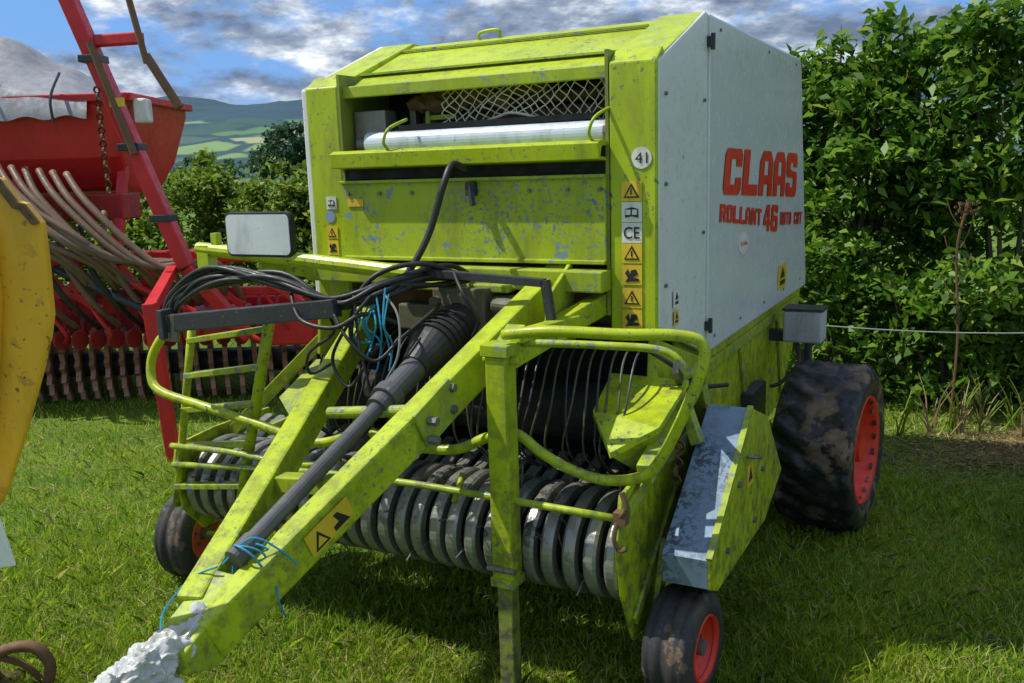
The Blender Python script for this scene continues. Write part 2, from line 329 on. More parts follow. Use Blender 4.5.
mk('shield_handle',gtube([(1.25,.38,.74),(1.275,.40,.735),(1.275,.48,.71),(1.25,.5,.705)],.007,4),STEEL,b)
mk('deflector_plate',([(.78,.28,1.03),(1.06,.30,1.02),(1.05,.0,.93),(.92,-.10,.86),(.80,.05,.95),(.78,.28,1.01),(1.06,.30,1.0),(1.05,.0,.91),(.92,-.10,.84),(.80,.05,.93)],[(0,1,2,3,4),(5,9,8,7,6),(0,5,6,1),(1,6,7,2),(2,7,8,3),(3,8,9,4),(4,9,5,0)]),GREEN,b)
mk('deflector_side',([(.92,-.10,.85),(1.05,.0,.92),(1.05,.30,1.0),(1.04,.35,.74),(.97,.1,.72)],[(0,1,2,3,4)]),GREEN2,b)
mk('deflector_plate',([(-.36,.28,1.00),(-.60,.30,.98),(-.60,.05,.87),(-.46,-.05,.83),(-.36,.10,.93)],[(0,1,2,3,4)]),GREEN2,b)
mk('pickup_lift_arm',join(gbeam((1.035,.55,1.0),(1.035,-.10,.80),.05,.07),gbeam((1.035,.5,.98),(1.035,.7,.6),.05,.06,up=(0,1,0)),gbeam((1.04,.30,.95),(1.10,.28,.80),.04,.05,up=(0,1,0))),GREEN2,b,bevel=.005)
mk('lift_chain',join(*[glathe([(-.004,.018),(.004,.018),(.004,.012),(-.004,.012)],(1.06+(.0 if k%2 else .005),.22-.01*k,.93-.028*k),0 if k%2 else 1,12) for k in range(9)]),RUST,b)
mk('side_hose',gtube([(.93,.2,1.15),(1.02,.25,1.08),(1.04,.45,.98),(1.0,.7,.9),(1.02,1.0,.84)],.009,7),BLACK,b,smooth=True)
mk('lift_lever',join(gbeam((1.02,.35,.98),(1.06,.15,1.10),.02,.04),gcyl((.98,.36,.98),(1.07,.36,.98),.022)),BLACKST,b)
# ------- wheels
def tread(q,a,j):
    s=a/.18
    if abs(s)>.93: return .006*mn.noise(Vector((math.cos(q)*9,math.sin(q)*9,a*20)))
    ph=(q*20/(2*math.pi)+abs(s)*.9)%1
    return (.013 if ph<.5 else -.006)*(.4+.6*abs(s))+ .016*mn.noise(Vector((math.cos(q)*5,math.sin(q)*5,a*12)))+.010*mn.noise(Vector((math.cos(q)*15,math.sin(q)*15,a*38)))
def wheel(x,y,r,w,side,big,tm,rm,toe=0):
    e=empty('wheel',b,(x,y,r)); e.rotation_euler=(0,0,math.radians(toe)); c0=(0,0,0)
    if big:
        R=r-.014; pf=[(-.44,.60),(-.50,.66),(-.53,.76),(-.53,.86),(-.5,.93)]+[(-.46+.92*k/20,.985-.03*abs(-1+k/10)**2) for k in range(21)]+[(.5,.93),(.53,.86),(.53,.76),(.50,.66),(.44,.60)]
        mk('tyre',glathe([(a*w,q*R) for a,q in pf],c0,0,220,tread),tm,e,smooth=True)
    else:
        pf=[(-.4,.52),(-.5,.62),(-.52,.78),(-.44,.93),(-.33,.98),(-.29,.955),(-.25,.99),(-.1,1),(-.07,.96),(.07,.96),(.1,1),(.25,.99),(.29,.955),(.33,.98),(.44,.93),(.52,.78),(.5,.62),(.4,.52)]
        mk('tyre',glathe([(a*w,q*r) for a,q in pf],c0,0,56),tm,e,smooth=True)
    s=side; k=(.63 if big else .58)*r
    rp=[(s*.46*w,k*1.02),(s*.51*w,k*.99),(s*.45*w,k*.93),(s*.24*w,k*.86),(s*.18*w,k*.55),(s*.24*w,k*.42),(s*.26*w,k*.2),(s*.26*w,.001)]
    mk('rim',glathe(rp,c0,0,44),rm,e,smooth=True)
    hb=[gcyl((s*.18*w,0,0),(s*.44*w,0,0),k*.24,16)]
    nbt=6 if big else 5
    for i in range(nbt):
        q=i*2*math.pi/nbt+.3; c=(k*.42*math.cos(q),k*.42*math.sin(q)); hb.append(gcyl((s*.16*w,*c),(s*.30*w,*c),k*.06,6))
    mk('hub',join(*hb),rm if big else STEEL,e)
    mk('inner_rim',glathe([(-s*.46*w,k*1.02),(-s*.44*w,k*.9),(s*.05*w,k*.8)],c0,0,32),rm,e,smooth=True)
    return e
wheel(1.345,1.69,.41,.345,1,True,TYRE,REDRIM,-6); wheel(-.86,1.69,.41,.345,-1,True,TYRE,REDRIM)
wheel(1.135,0,.192,.165,1,False,TYRES,REDRIM,-5); wheel(-1.135,.02,.20,.16,1,False,TYRES,ORIM,8)
mk('axle',join(gbeam((-.8,1.69,.41),(1.25,1.69,.41),.10,.10),gbox((.98,1.69,.52),(.06,.3,.3)),gbox((-.5,1.69,.52),(.06,.3,.3))),BLACKST,b,bevel=.008)
mk('gauge_wheel_bracket',join(gbeam((1.03,.0,.17),(1.035,.12,.50),.02,.06,up=(0,1,0)),gcyl((1.0,0,.185),(1.13,0,.185),.016)),GREEN2,b,bevel=.003)
mk('gauge_wheel_bracket',join(gbeam((-1.015,.05,.20),(-.97,.25,.5),.02,.05,up=(0,1,0)),gcyl((-1.13,.02,.20),(-1.0,.04,.20),.014)),GREEN2,b,bevel=.003)
mk('valve_box',gbox((1.13,2.2,.90),(.20,.16,.17)),paint('box_grey',(.45,.46,.47),.5,.5,.4),b,bevel=.012)
mk('valve_bracket',join(gbox((1.0,2.2,.84),(.12,.06,.06)),gcyl((1.16,2.15,.72),(1.16,2.15,.82),.02)),BLACKST,b)
mk('valve_hose',gtube([(1.1,2.15,.82),(1.12,2.1,.72),(1.05,2.05,.62),(1.0,2.0,.6)],.01,5),BLACK,b)
mk('valve_lid',gbox((1.13,2.2,.992),(.21,.17,.012)),BLACKST,b)
# ------- drawbar
db=empty('drawbar',b)
mk('drawbar_arm',gbeam((.60,.30,1.385),(.245,-1.20,.615),.085,.13,w1=.075,h1=.12),GREEN,db,bevel=.008)
mk('drawbar_arm',gbeam((-.26,.26,1.215),(.165,-1.16,.655),.075,.11),GREEN,db,bevel=.008)
mk('drawbar_nose',gprism([(-1.08,.60),(-1.08,.74),(-1.20,.68),(-1.30,.63),(-1.30,.57),(-1.2,.54)],0,.15,.275),GREEN2,db,bevel=.006)
mk('mounting_plate',gprism([(.0,1.2),(.02,1.34),(.22,1.44),(.24,1.15)],0,.645,.66),GREEN2,db,bevel=.003)
mk('mounting_plate',gprism([(.0,1.08),(.02,1.22),(.2,1.30),(.22,1.05)],0,-.34,-.325),GREEN2,db,bevel=.003)
mk('pivot_bracket',gbeam((.492,-.34,1.075),(.462,-.50,.99),.014,.13),GREEN2,db,bevel=.004)
mk('arm_cross_tube',gcyl((.05,-.42,.99),(.47,-.42,1.04),.02),GREEN2,db)
for y,z in((-.36,1.10),(-.36,1.03),(-.47,1.02),(-.47,.96)): mk('bracket_bolt',gcyl((.475,y,z),(.507,y,z),.015,6),STEEL,db)
mk('arm_brace',gbeam((.03,-.70,.84),(.34,-.70,.87),.06,.05),GREEN2,db,bevel=.004)
mk('hitch_tongue',gbeam((.215,-1.2,.61),(.215,-1.50,.60),.05,.04),STEEL,db,bevel=.004)
mk('hitch_ring',glathe([(-.02,.05),(.02,.05),(.02,.025),(-.02,.025),(-.02,.05)],(.215,-1.54,.60),2,20),STEEL,db)
def bagfn(t): return .022+.044*math.sin(min(1,t*1.15)*math.pi*.8+.2)
V,F=gtube([(.215,-1.62,.545),(.215,-1.5,.58),(.214,-1.38,.605),(.212,-1.26,.625),(.21,-1.17,.66)],.05,36,80,radii=bagfn)
def crk(p):
    f=abs(mn.noise(Vector((p.x*10+p.y*7,p.y*9,p.z*10)))); g=abs(mn.noise(Vector((p.x*26,p.y*22,p.z*26))))
    return p+(p-Vector((.215,p.y,.61))).normalized()*(.060*(f-.2)-.030*g+.01*abs(mn.noise(p*60)))
V=[crk(p) for p in V]
mk('hitch_bag',(V,F),BAG,b,smooth=False,label='crumpled white plastic bag wrapped round the hitch')
for k in range(4):
    y=-1.24-.09*k; n=22; vv=[];ff=[]
    for i in range(n):
        for j in range(n):
            u=i/(n-1);w=j/(n-1); sg=(1 if k%2 else -1)
            p=Vector((.215+sg*(.03+.05*w)+.02*math.sin(u*7+k),y-.10*u+.015*math.sin(w*6),.59-.11*w*(.6+.4*math.sin(u*5+k)) ))
            vv.append(p+Vector((abs(mn.noise(p*22)),mn.noise(p*24+Vector((5,0,0))),abs(mn.noise(p*20+Vector((0,9,0))))))*.035)
    for i in range(n-1):
        for j in range(n-1): ff.append((i*n+j,i*n+j+1,(i+1)*n+j+1,(i+1)*n+j))
    mk('bag_flap',(vv,ff),BAG,b,smooth=False)
for k in range(3):
    mk('blue_twine',gtube([Vector((.255,-1.02-.018*k,.712+.008*k))+Vector((.062*math.cos(q),.02*math.sin(q*2+k),.09*math.sin(q))) for q in [i*math.pi/4 for i in range(9)]],.0035,4,5),TWINE,b)
for P in([(.20,-1.10,.76),(.12,-1.12,.72),(.10,-1.20,.66),(.14,-1.25,.62)],[(.31,-1.0,.72),(.34,-1.03,.66),(.33,-1.0,.60)],[(.2,-1.08,.76),(.27,-1.04,.83),(.33,-1.0,.79),(.36,-.97,.74)]): mk('blue_twine',gtube(P,.003,5,5),TWINE,b)
for k in range(8):
    x=.10+random.uniform(-.05,.08); z=1.33
    mk('blue_twine',gtube([(x,-.22,z+random.uniform(-.02,.06)),(x+random.uniform(-.04,.05),-.27,z-.06),(x+random.uniform(-.03,.05),-.24,z-.13),(x+random.uniform(-.02,.08),-.26,z-random.uniform(.1,.24))],.0034,5,5),TWINE,b)
mk('shaft_cone',join(gcyl((.27,.10,1.215),(.265,-.10,1.165),.092,24,.088),gcyl((.265,-.10,1.165),(.262,-.22,1.115),.088,24,.05),*[gcyl((.2665-.0006*k,.02-.03*k,1.196-.0075*k),(.2665-.0006*k,.01-.03*k,1.193-.0075*k),.096,24) for k in range(5)]),BLACK,b)
mk('drive_shaft',join(gcyl((.262,-.22,1.115),(.258,-.44,1.03),.044,20,.038),gcyl((.26,-.36,1.06),(.259,-.40,1.045),.052,20),gcyl((.258,-.44,1.03),(.235,-1.0,.800),.025,18),gcyl((.235,-1.0,.800),(.23,-1.07,.772),.030,18)),SHAFT,b)
mk('shaft_chain',gtube([(.28,-.40,1.02),(.33,-.38,.93),(.36,-.3,.95),(.40,-.2,1.1)],.005,6),STEEL,b)
# parking stand
ps=empty('parking_stand',b)
mk('stand_tube',gbox((.60,-.23,.805),(.075,.075,.77)),GREEN,ps,bevel=.006)
mk('stand_inner_tube',gbox((.60,-.23,.21),(.055,.055,.42)),GREEN3,ps,bevel=.004)
mk('stand_head',gbox((.60,-.23,1.205),(.10,.09,.04)),GREEN2,ps,bevel=.004)
mk('stand_hinge',join(gbeam((.60,-.26,1.16),(.60,-.10,1.245),.07,.05),gcyl((.54,-.23,1.17),(.67,-.23,1.17),.014)),GREEN2,ps,bevel=.004)
mk('stand_pin',gcyl((.55,-.275,.47),(.65,-.275,.47),.01),STEEL,ps)
mk('stand_beam',gbeam((.585,-.25,1.155),(.77,.30,1.30),.06,.075),GREEN,ps,bevel=.006)
mk('stand_link',gbeam((.64,-.2,1.24),(.72,.1,1.25),.05,.04),GREEN,ps,bevel=.006)
mk('stand_sleeve',gbox((.60,-.23,.42),(.085,.085,.03)),GREEN2,ps)
mk('guard_rail',gtube([(.62,-.24,1.255),(.78,-.24,1.275),(1.0,-.20,1.27),(1.14,-.14,1.265),(1.215,-.10,1.24),(1.22,-.10,1.17),(1.17,-.10,1.03),(1.09,-.10,.86),(1.02,-.10,.79),(.90,-.10,.765),(.78,-.11,.79),(.68,-.12,.84),(.60,-.14,.90),(.50,-.16,.88),(.38,-.18,.83),(.20,-.20,.83),(.05,-.2,.86)],.018,6,12),GREEN,b,smooth=True)
mk('guard_rail',gtube([(.64,-.16,1.215),(.9,-.12,1.215),(1.1,-.08,1.20),(1.17,-.06,1.12)],.013,6,8),GREEN2,b,smooth=True)
mk('black_frame',join(gbeam((-.06,0,1.425),(.655,0,1.39),.028,.028),gbeam((.655,0,1.40),(.685,0,1.20),.028,.028,up=(0,1,0)),gbeam((-.06,.0,1.42),(-.02,.15,1.40),.028,.028)),BLACKST,b,bevel=.002)
mk('service_rail',join(gtube([(-.92,0,1.485),(-.4,0,1.45),(.16,0,1.405)],.028,2,12),gbox((-.88,.0,1.45),(.06,.05,.10)),gbeam((-.62,.02,1.43),(-.42,.2,1.37),.05,.05),gbox((-.82,0,1.51),(.03,.03,.08))),GREEN,b,smooth=False)
LD=empty('step_ladder',b)
A0,A1=Vector((-.79,-.2,1.19)),Vector((-.98,-.2,.43)); B0,B1=Vector((-.38,-.2,1.26)),Vector((-.62,-.2,.48))
mk('ladder_rail',gtube([A0,A0.lerp(A1,.5),A1],.016,2,10),GREEN,LD,smooth=True)
mk('ladder_rail',gtube([B0,B0.lerp(B1,.5),B1],.022,2,10),GREEN,LD,smooth=True)
for t in(.06,.25,.44,.65,.88): mk('rung',gbeam(A0.lerp(A1,t),B0.lerp(B1,t),.05,.022,up=(0,0,1)),GREEN2,LD,bevel=.003)
mk('guard_rail',gtube([(-.30,-.12,1.28),(-.60,-.16,1.25),(-.88,-.2,1.19),(-.985,-.22,1.10),(-1.0,-.24,1.0),(-.93,-.26,.94),(-.70,-.26,.90),(-.45,-.24,.85),(-.2,-.22,.80),(-.05,-.2,.84)],.018,7,12),GREEN,b,smooth=True)
mk('guard_rail',gtube([(-.95,-.22,.70),(-.6,-.24,.72),(-.3,-.22,.70),(-.1,-.2,.74)],.013,6,8),GREEN2,b,smooth=True)
mk('side_strut',join(gbeam((-.50,.25,1.1),(-.95,.1,.66),.04,.05),gbeam((-.50,.3,.8),(-.95,.15,.6),.04,.05)),GREEN2,b,bevel=.004)
hb=empty('hose_holder',b)
mk('holder_bar',join(gbeam((-.77,-.32,1.235),(.0,-.28,1.32),.05,.065),gbox((-.775,-.32,1.235),(.03,.09,.11))),BLACKST,hb,bevel=.004)
for k in range(9):
    j=lambda s=.02:random.uniform(-s,s)
    mk('hydraulic_hose',gtube([(-.80+j(),-.30+j(),1.22+j()),(-.74+j(.03),-.30,1.33+j()),(-.52+j(.04),-.29+j(),1.42+j(.03)),(-.25+j(),-.27+j(.03),1.40+j(.03)),(-.02+j(),-.26+j(),1.34+j(.03)),(.12+j(.03),-.18+j(.03),1.37+j(.03)),(.20+j(.05),.05,1.40+j(.04)),(.2+j(.1),.2,1.36)],.0095,8,8),BLACK,hb,smooth=True)
mk('hydraulic_hose',gtube([(.27,.17,1.77),(.255,.10,1.79),(.25,.04,1.72),(.21,.0,1.56),(.16,-.05,1.44),(.09,-.1,1.34),(.02,-.16,1.32)],.0125,8,8),BLACK,hb,smooth=True)
for P,r_ in(([(.30,.1,1.38),(.22,-.05,1.45),(.10,-.15,1.43),(.03,-.2,1.35),(.02,-.24,1.22),(.08,-.25,1.15),(.14,-.22,1.2)],.009),([(-.1,-.25,1.33),(-.02,-.28,1.24),(-.12,-.3,1.16),(-.14,-.28,1.08),(-.05,-.26,1.12)],.006),([(.3,.0,1.42),(.38,-.08,1.36),(.42,-.05,1.26),(.36,.0,1.18)],.007),([(-.2,-.28,1.36),(-.12,-.33,1.28),(.02,-.33,1.26),(.1,-.26,1.30),(.16,-.15,1.25)],.008),([(.0,-.3,1.30),(.08,-.33,1.22),(.16,-.3,1.15),(.22,-.22,1.22),(.26,-.05,1.3)],.006),([(.05,-.25,1.36),(.10,-.3,1.2),(.13,-.3,1.05),(.12,-.28,.93)],.005),([(.12,-.25,1.36),(.05,-.3,1.26),(-.02,-.3,1.14),(.04,-.3,1.05),(.10,-.28,1.12)],.006)):
    mk('hydraulic_hose',gtube(P,r_,8,8),BLACK,hb,smooth=True)
mk('hydraulic_hose',gtube([(.12,-.2,1.38),(.22,-.24,1.30),(.24,-.28,1.17),(.18,-.3,1.05),(.15,-.28,.95)],.0045,8,6),paint('grey_cable',(.2,.2,.19),.5,0,.3),hb,smooth=True)
for k in range(3): mk('hose_coupling',gcyl((-.80+.03*k,-.33,1.17),(-.79+.03*k,-.33,1.27),.016,10),STEEL,hb)
rb=empty('reflector_board',b)
def rr(cx,cz,w,h,r):
    P=[]
    for ox,oz,a in((w/2-r,h/2-r,0),(-w/2+r,h/2-r,90),(-w/2+r,-h/2+r,180),(w/2-r,-h/2+r,270)):
        for k in range(6):
            q=math.radians(a+18*k); P.append((cx+ox+r*math.cos(q),cz+oz+r*math.sin(q)))
    return P
mk('board_frame',gprism(rr(-.565,1.547,.34,.175,.03),1,-.03,-.005),BLACK,rb,bevel=.003)
mk('board_face',gprism(rr(-.565,1.547,.32,.155,.022),1,-.034,-.029),MIRR,rb)
mk('board_bracket',gbeam((-.565,.0,1.44),(-.565,.0,1.52),.04,.02),BLACKST,rb)
# ------- lettering and stickers
X=XR+.008
blocks('logo_lettering','CLAAS',[(X,1.05,1.635),(X,2.72,1.555),(X,2.72,1.80),(X,1.07,1.825)],LOGO,b,.10,.12)
blocks('model_lettering','ROLLANT',[(X,1.01,1.525),(X,1.80,1.455),(X,1.80,1.535),(X,1.01,1.60)],LOGO,b,.18)
blocks('model_number','46',[(X,1.84,1.425),(X,2.20,1.395),(X,2.20,1.535),(X,1.84,1.555)],LOGO,b,.12)
blocks('model_lettering','ROTO',[(X,2.26,1.425),(X,2.57,1.408),(X,2.57,1.478),(X,2.26,1.495)],LOGO,b,.26)
blocks('model_lettering','CUT',[(X,2.65,1.404),(X,2.90,1.39),(X,2.90,1.46),(X,2.65,1.474)],LOGO,b,.26)
def disc(y,z,r,x,n=28): return gprism([(y+r*1.9*math.cos(2*math.pi*k/n),z+r*math.sin(2*math.pi*k/n)) for k in range(n)],0,x-.002,x)
mk('round_emblem',disc(1.44,1.40,.050,X-.001),PINK,b)
text('emblem_lettering','CLAAS',[(X+.001,1.375,1.393),(X+.001,1.505,1.388),(X+.001,1.505,1.406),(X+.001,1.375,1.411)],LOGO,b,.01)
def sticker(x,z,w,h,kind,y=YF-.003):
    bg=STW if kind in('book','ce') else STY
    mk('warning_sticker',gbox((x,y,z),(w,.003,h)),bg,b)
    yy=y-.0035
    if kind=='tri':
        s=h*.42
        mk('sticker_triangle',gprism([(x-s*1.0,z-s*.75),(x+s*1.0,z-s*.75),(x,z+s*.95)],1,yy,yy+.001),INK,b)
        q=s*.70; mk('sticker_triangle_fill',gprism([(x-q,z-s*.62+.001),(x+q,z-s*.62+.001),(x,z+q*.78)],1,yy-.0015,yy-.0005),bg,b)
        mk('sticker_mark',gbox((x,yy-.003,z-s*.03),(s*.16,.001,s*.7)),INK,b)
    elif kind=='book':
        mk('sticker_mark',gprism([(x-w*.32,z-h*.28),(x,z-h*.2),(x+w*.33,z-h*.28),(x+w*.33,z+h*.16),(x,z+h*.25),(x-w*.32,z+h*.16)],1,yy,yy+.001),INK,b)
        for sx in(-1,1): mk('sticker_page',gbox((x+sx*w*.16,yy-.002,z),(w*.24,.001,h*.26)),STW,b)
    elif kind=='ce': text('sticker_lettering','CE',[(x-w*.4,yy,z-h*.3),(x+w*.4,yy,z-h*.3),(x+w*.4,yy,z+h*.3),(x-w*.4,yy,z+h*.3)],INK,b,.01)
    else:
        mk('sticker_pictogram',gprism([(x-w*.35,z-h*.35),(x+w*.35,z-h*.3),(x+w*.35,z-h*.18),(x+w*.05,z-h*.12),(x+w*.3,z+h*.05),(x+w*.2,z+h*.3),(x-w*.05,z+h*.25),(x-w*.1,z),(x-w*.2,z+h*.3),(x-w*.35,z+h*.1),(x-w*.2,z-h*.15)],1,yy,yy+.001),INK,b)
for z,k in((1.68,'tri'),(1.61,'book'),(1.54,'ce'),(1.47,'tri'),(1.395,'pic'),(1.315,'tri'),(1.24,'pic')): sticker(.88,z,.072,.068,k)
sticker(-.405,1.475,.055,.058,'pic')
sticker(-.405,1.535,.055,.05,'tri'); sticker(-.40,1.655,.05,.05,'book')
def circ(x,z,r,y,n=28): return gprism([(x+r*math.cos(2*math.pi*k/n),z+r*math.sin(2*math.pi*k/n)) for k in range(n)],1,y-.002,y)
mk('round_number_sticker',circ(.915,1.79,.036,YF-.001),STW,b)
text('number_lettering','41',[(.893,YF-.005,1.772),(.937,YF-.005,1.772),(.937,YF-.005,1.808),(.893,YF-.005,1.808)],INK,b,.0)
mk('round_sticker',circ(-.41,1.60,.024,YF-.001),paint('sticker_blue',(.25,.32,.5),.4,0,.1),b)
mk('yellow_label',gbox((-.27,.214,1.655),(.075,.003,.03)),STY,b)
def armsticker(c,along,w,h):
    d=Vector(along).normalized(); s=Vector((1,0,0)); s=(s-d*s.dot(d)).normalized(); u=s.cross(d)*-1
    if u.z<0: u=-u
    def q(a,bb,o): return Vector(c)+d*a+u*bb+s*o
    mk('warning_sticker',([q(-w/2,-h/2,0),q(w/2,-h/2,0),q(w/2,h/2,0),q(-w/2,h/2,0)],[(0,1,2,3)]),STY,b)
    mk('sticker_triangle',([q(w*.08,-h*.35,.001),q(w*.42,-h*.35,.001),q(w*.25,h*.35,.001)],[(0,1,2)]),INK,b)
    mk('sticker_triangle_fill',([q(w*.14,-h*.25,.002),q(w*.36,-h*.25,.002),q(w*.25,h*.15,.002)],[(0,1,2)]),STY,b)
    mk('sticker_pictogram',([q(-w*.4,-h*.3,.001),q(-w*.05,-h*.3,.001),q(-w*.05,-h*.1,.001),q(-w*.18,-h*.05,.001),q(-w*.12,h*.3,.001),q(-w*.22,h*.3,.001)],[(0,1,2,3,4,5)]),INK,b)
dd=Vector((.245,-1.20,.615))-Vector((.60,.30,1.385)); pc=Vector((.60,.30,1.385))+dd*.76
armsticker(pc+Vector((.0435,0,0)),dd,.17,.085)
def sidest(y,z,w,h,bg=STY):
    mk('warning_sticker',gbox((X-.001,y,z),(.003,w,h)),bg,b)
    mk('sticker_mark',gprism([(y-w*.3,z-h*.05),(y+w*.3,z-h*.05),(y,z+h*.4)],0,X+.001,X+.002),INK,b)
    mk('sticker_pictogram',gbox((X+.001,y,z-h*.25),(.002,w*.6,h*.18)),INK,b)
sidest(2.35,1.14,.22,.13); sidest(.42,1.29,.06,.06,STW); sidest(.42,1.22,.05,.05)
mk('warning_sticker',gbox((1.252,.42,.66),(.003,.09,.08)),STY,b); mk('sticker_mark',gprism([(.39,.64),(.45,.64),(.42,.69)],0,1.254,1.255),INK,b)
# ------------------------------------------------------------------ RED SEED DRILL
OFF=Vector((-3.1,7.3,0))
d=empty('seed_drill',None,OFF); d['label']='red seed drill with grey covered hopper parked on grass'; d['category']='seed drill'
def dk(name,vf,mat,parent=d,**k):
    return mk(name,([Vector(p)-OFF for p in vf[0]],vf[1]),mat,parent,**k)
hop=[(7.15,1.70),(6.95,1.95),(6.88,2.32),(6.92,2.40),(8.2,2.40),(8.25,2.3),(8.1,1.9),(7.8,1.65)]
V,F=gprism(hop,0,-5.4,-2.80)
V=[Vector((p.x-(.22*(2.4-p.z) if p.x>-4 else 0),p.y,p.z)) for p in V]
dk('hopper',(V,F),RED,bevel=.03)
dk('hopper_rim',join(gbox((-4.1,6.88,2.38),(2.64,.05,.06)),gbox((-2.78,7.55,2.38),(.05,1.35,.06))),RED,bevel=.01)
# tarp stretched over a low ridge, skirt folded over the front edge of the hopper
V=[];F=[];nx,ny=60,24
for i in range(nx+1):
    for j in range(ny+1):
        x=-5.4+2.33*i/nx; t=j/ny; e=min(1,(nx-i)/22)
        y=6.80+1.42*t; s=min(1,t/.42) if t<.42 else min(1,(1-t)/.42)
        z=2.36+(.09+.46*e)*s**.85+.022*mn.noise(Vector((x*4,y*4,1)))+.018*math.sin(x*15+y*2)*s*(1-.5*s)
        if j==0: z=2.24+.015*math.sin(x*21); y=6.815
        V.append((x,y,z))
for i in range(nx):
    for j in range(ny): F.append((i*(ny+1)+j,(i+1)*(ny+1)+j,(i+1)*(ny+1)+j+1,i*(ny+1)+j+1))
dk('tarp_cover',(V,F),TARP,smooth=True)
for x in(-4.9,-4.35,-3.8,-3.3): dk('tarp_strap',gtube([(x,6.79,2.20),(x,6.785,2.38),(x+.01,6.95,2.57)],.010,4,6),BLACKST)
dk('end_lamp',gbox((-2.72,7.0,2.28),(.10,.14,.18)),STW,bevel=.02)
dk('metering_box',gbox((-4.1,7.05,1.58),(2.4,.35,.20)),DRED,bevel=.015)
for k in range(12):
    x=-4.35+k*.10; j=random.uniform(-.07,.07)
    dk('seed_hose',gtube([(x,6.78,2.0-.015*k),(x+.25+j,6.6,1.80-.02*k),(x+.75+j*2,6.5,1.48-.03*k),(x+1.1-j,6.6,1.15),(x+1.2+j,6.9,.82)],.026,6,8),TAN,smooth=True)
for k in range(8):
    x=-4.2+k*.17
    dk('seed_hose',gtube([(x,6.8,1.55),(x+.05,6.65,1.25),(x+.2,6.7,.9),(x+.3,6.95,.65)],.022,6,8),TAN if k%2 else BLACK,smooth=True)
dk('main_frame',join(gbeam((-5.2,6.8,1.22),(-1.9,6.8,1.19),.11,.10),gbeam((-5.2,7.5,.78),(-1.3,7.3,.74),.14,.14),gbeam((-5.2,6.9,.95),(-1.6,6.9,.90),.07,.07)),RED,bevel=.012)
for x in(-3.6,-3.0,-2.4): dk('frame_strut',gbeam((x,6.8,1.2),(x,7.4,.75),.07,.09),RED,bevel=.01)
for x in(-3.75,-2.95): dk('frame_post',gbeam((x,6.78,1.2),(x,7.1,1.9),.07,.07,up=(0,1,0)),RED,bevel=.01)
for x in(-3.3,-2.75,-2.2,-1.75): dk('frame_bracket',join(gbox((x,6.84,1.05),(.10,.05,.22)),gbeam((x-.1,6.84,.98),(x+.16,6.84,.80),.05,.06)),RED,bevel=.008)
dk('harrow_body',gbox((-3.2,8.0,.55),(3.9,.5,.2)),DRED,bevel=.02)
dk('side_gearbox',gbox((-2.3,7.0,.66),(.45,.4,.22)),DRED,bevel=.02)
dk('side_gearbox',gbox((-1.7,6.95,.62),(.35,.35,.26)),RED,bevel=.02)
dk('linkage_rod',gcyl((-3.4,6.72,1.14),(-2.6,6.7,.74),.03),BLACKST)
dk('linkage_rod',gcyl((-2.9,6.7,1.05),(-1.9,6.7,.55),.022),RED)
dk('packer_axle',gcyl((-5.1,7.25,.30),(-1.3,7.25,.30),.10,18),BLACKST)
for k in range(32):
    x=-4.95+k*.118; n=16; P=[]
    for i in range(n*2):
        q=math.pi*i/n; r=.30 if i%2==0 else .225; P.append((7.25+r*math.cos(q+k*.35),.30+r*math.sin(q+k*.35)))
    vf=gprism(P,0,x-.018,x+.018)
    R=Matrix.Rotation(.30,3,'Z'); c=Vector((x,7.25,.3)); vf=([R@(p-c)+c for p in vf[0]],vf[1])
    dk('packer_ring',vf,RINGM)
for k in range(26):
    x=-4.95+k*.14
    dk('coulter',join(gbeam((x,7.15,.88),(x+.05,6.95,.60),.025,.04),gcyl((x+.03,6.93,.56),(x+.05,6.92,.56),.075,14)),DRED)
for k in range(9):
    dk('spring_link',gtube([(-4.6+.34*k,6.85,.88),(-4.5+.34*k,6.75,.78),(-4.42+.34*k,6.78,.62),(-4.5+.34*k,6.9,.55)],.014,5,6),RED)
dk('rear_stand',join(gbeam((-2.24,5.54,1.02),(-2.19,5.54,.0),.075,.075,up=(0,1,0)),gbeam((-2.24,5.54,.98),(-2.5,6.8,1.17),.07,.07)),RED,bevel=.006)
dk('marker_arm',join(gbeam((-2.96,6.5,3.02),(-2.33,6.5,1.14),.10,.13,up=(0,1,0)),gbeam((-2.80,6.5,2.72),(-2.45,6.42,2.72),.07,.08),gbeam((-2.33,6.5,1.14),(-1.95,6.6,.60),.09,.11,up=(0,1,0))),RED,bevel=.012)
for z,x in((2.6,-2.83),(2.0,-2.63),(1.5,-2.46)): dk('arm_clamp',gbox((x,6.5,z),(.15,.16,.05)),BLACKST,bevel=.006)
dk('marker_rod',join(gcyl((-2.52,6.38,3.10),(-2.42,6.38,2.55),.022),gcyl((-2.42,6.38,2.60),(-2.22,6.36,2.25),.03,10)),RUST)
dk('marker_rod',gcyl((-2.8,6.40,2.7),(-2.58,6.4,1.95),.025),RUST)
dk('marker_disc',glathe([(-.01,.001),(.0,.16),(.012,.19),(.014,.19),(.012,.15),(.004,.001)],(-2.6,6.34,3.18),1,28),RUST,smooth=True)
dk('hanging_chain',join(*[glathe([(-.006,.026),(.006,.026),(.006,.016),(-.006,.016)],(-2.76,6.34,2.38-.045*k),0 if k%2 else 1,10) for k in range(16)]),RUST)
dk('yellow_reflector',gbox((-3.42,6.72,1.30),(.10,.02,.08)),STY); dk('yellow_reflector',gbox((-2.66,6.40,2.30),(.1,.02,.06)),STY)
dk('drill_wheel',glathe([(-.12,.2),(-.14,.3),(-.1,.38),(.1,.38),(.14,.3),(.12,.2)],(-4.9,8.3,.38),0,32),TYRES,smooth=True)
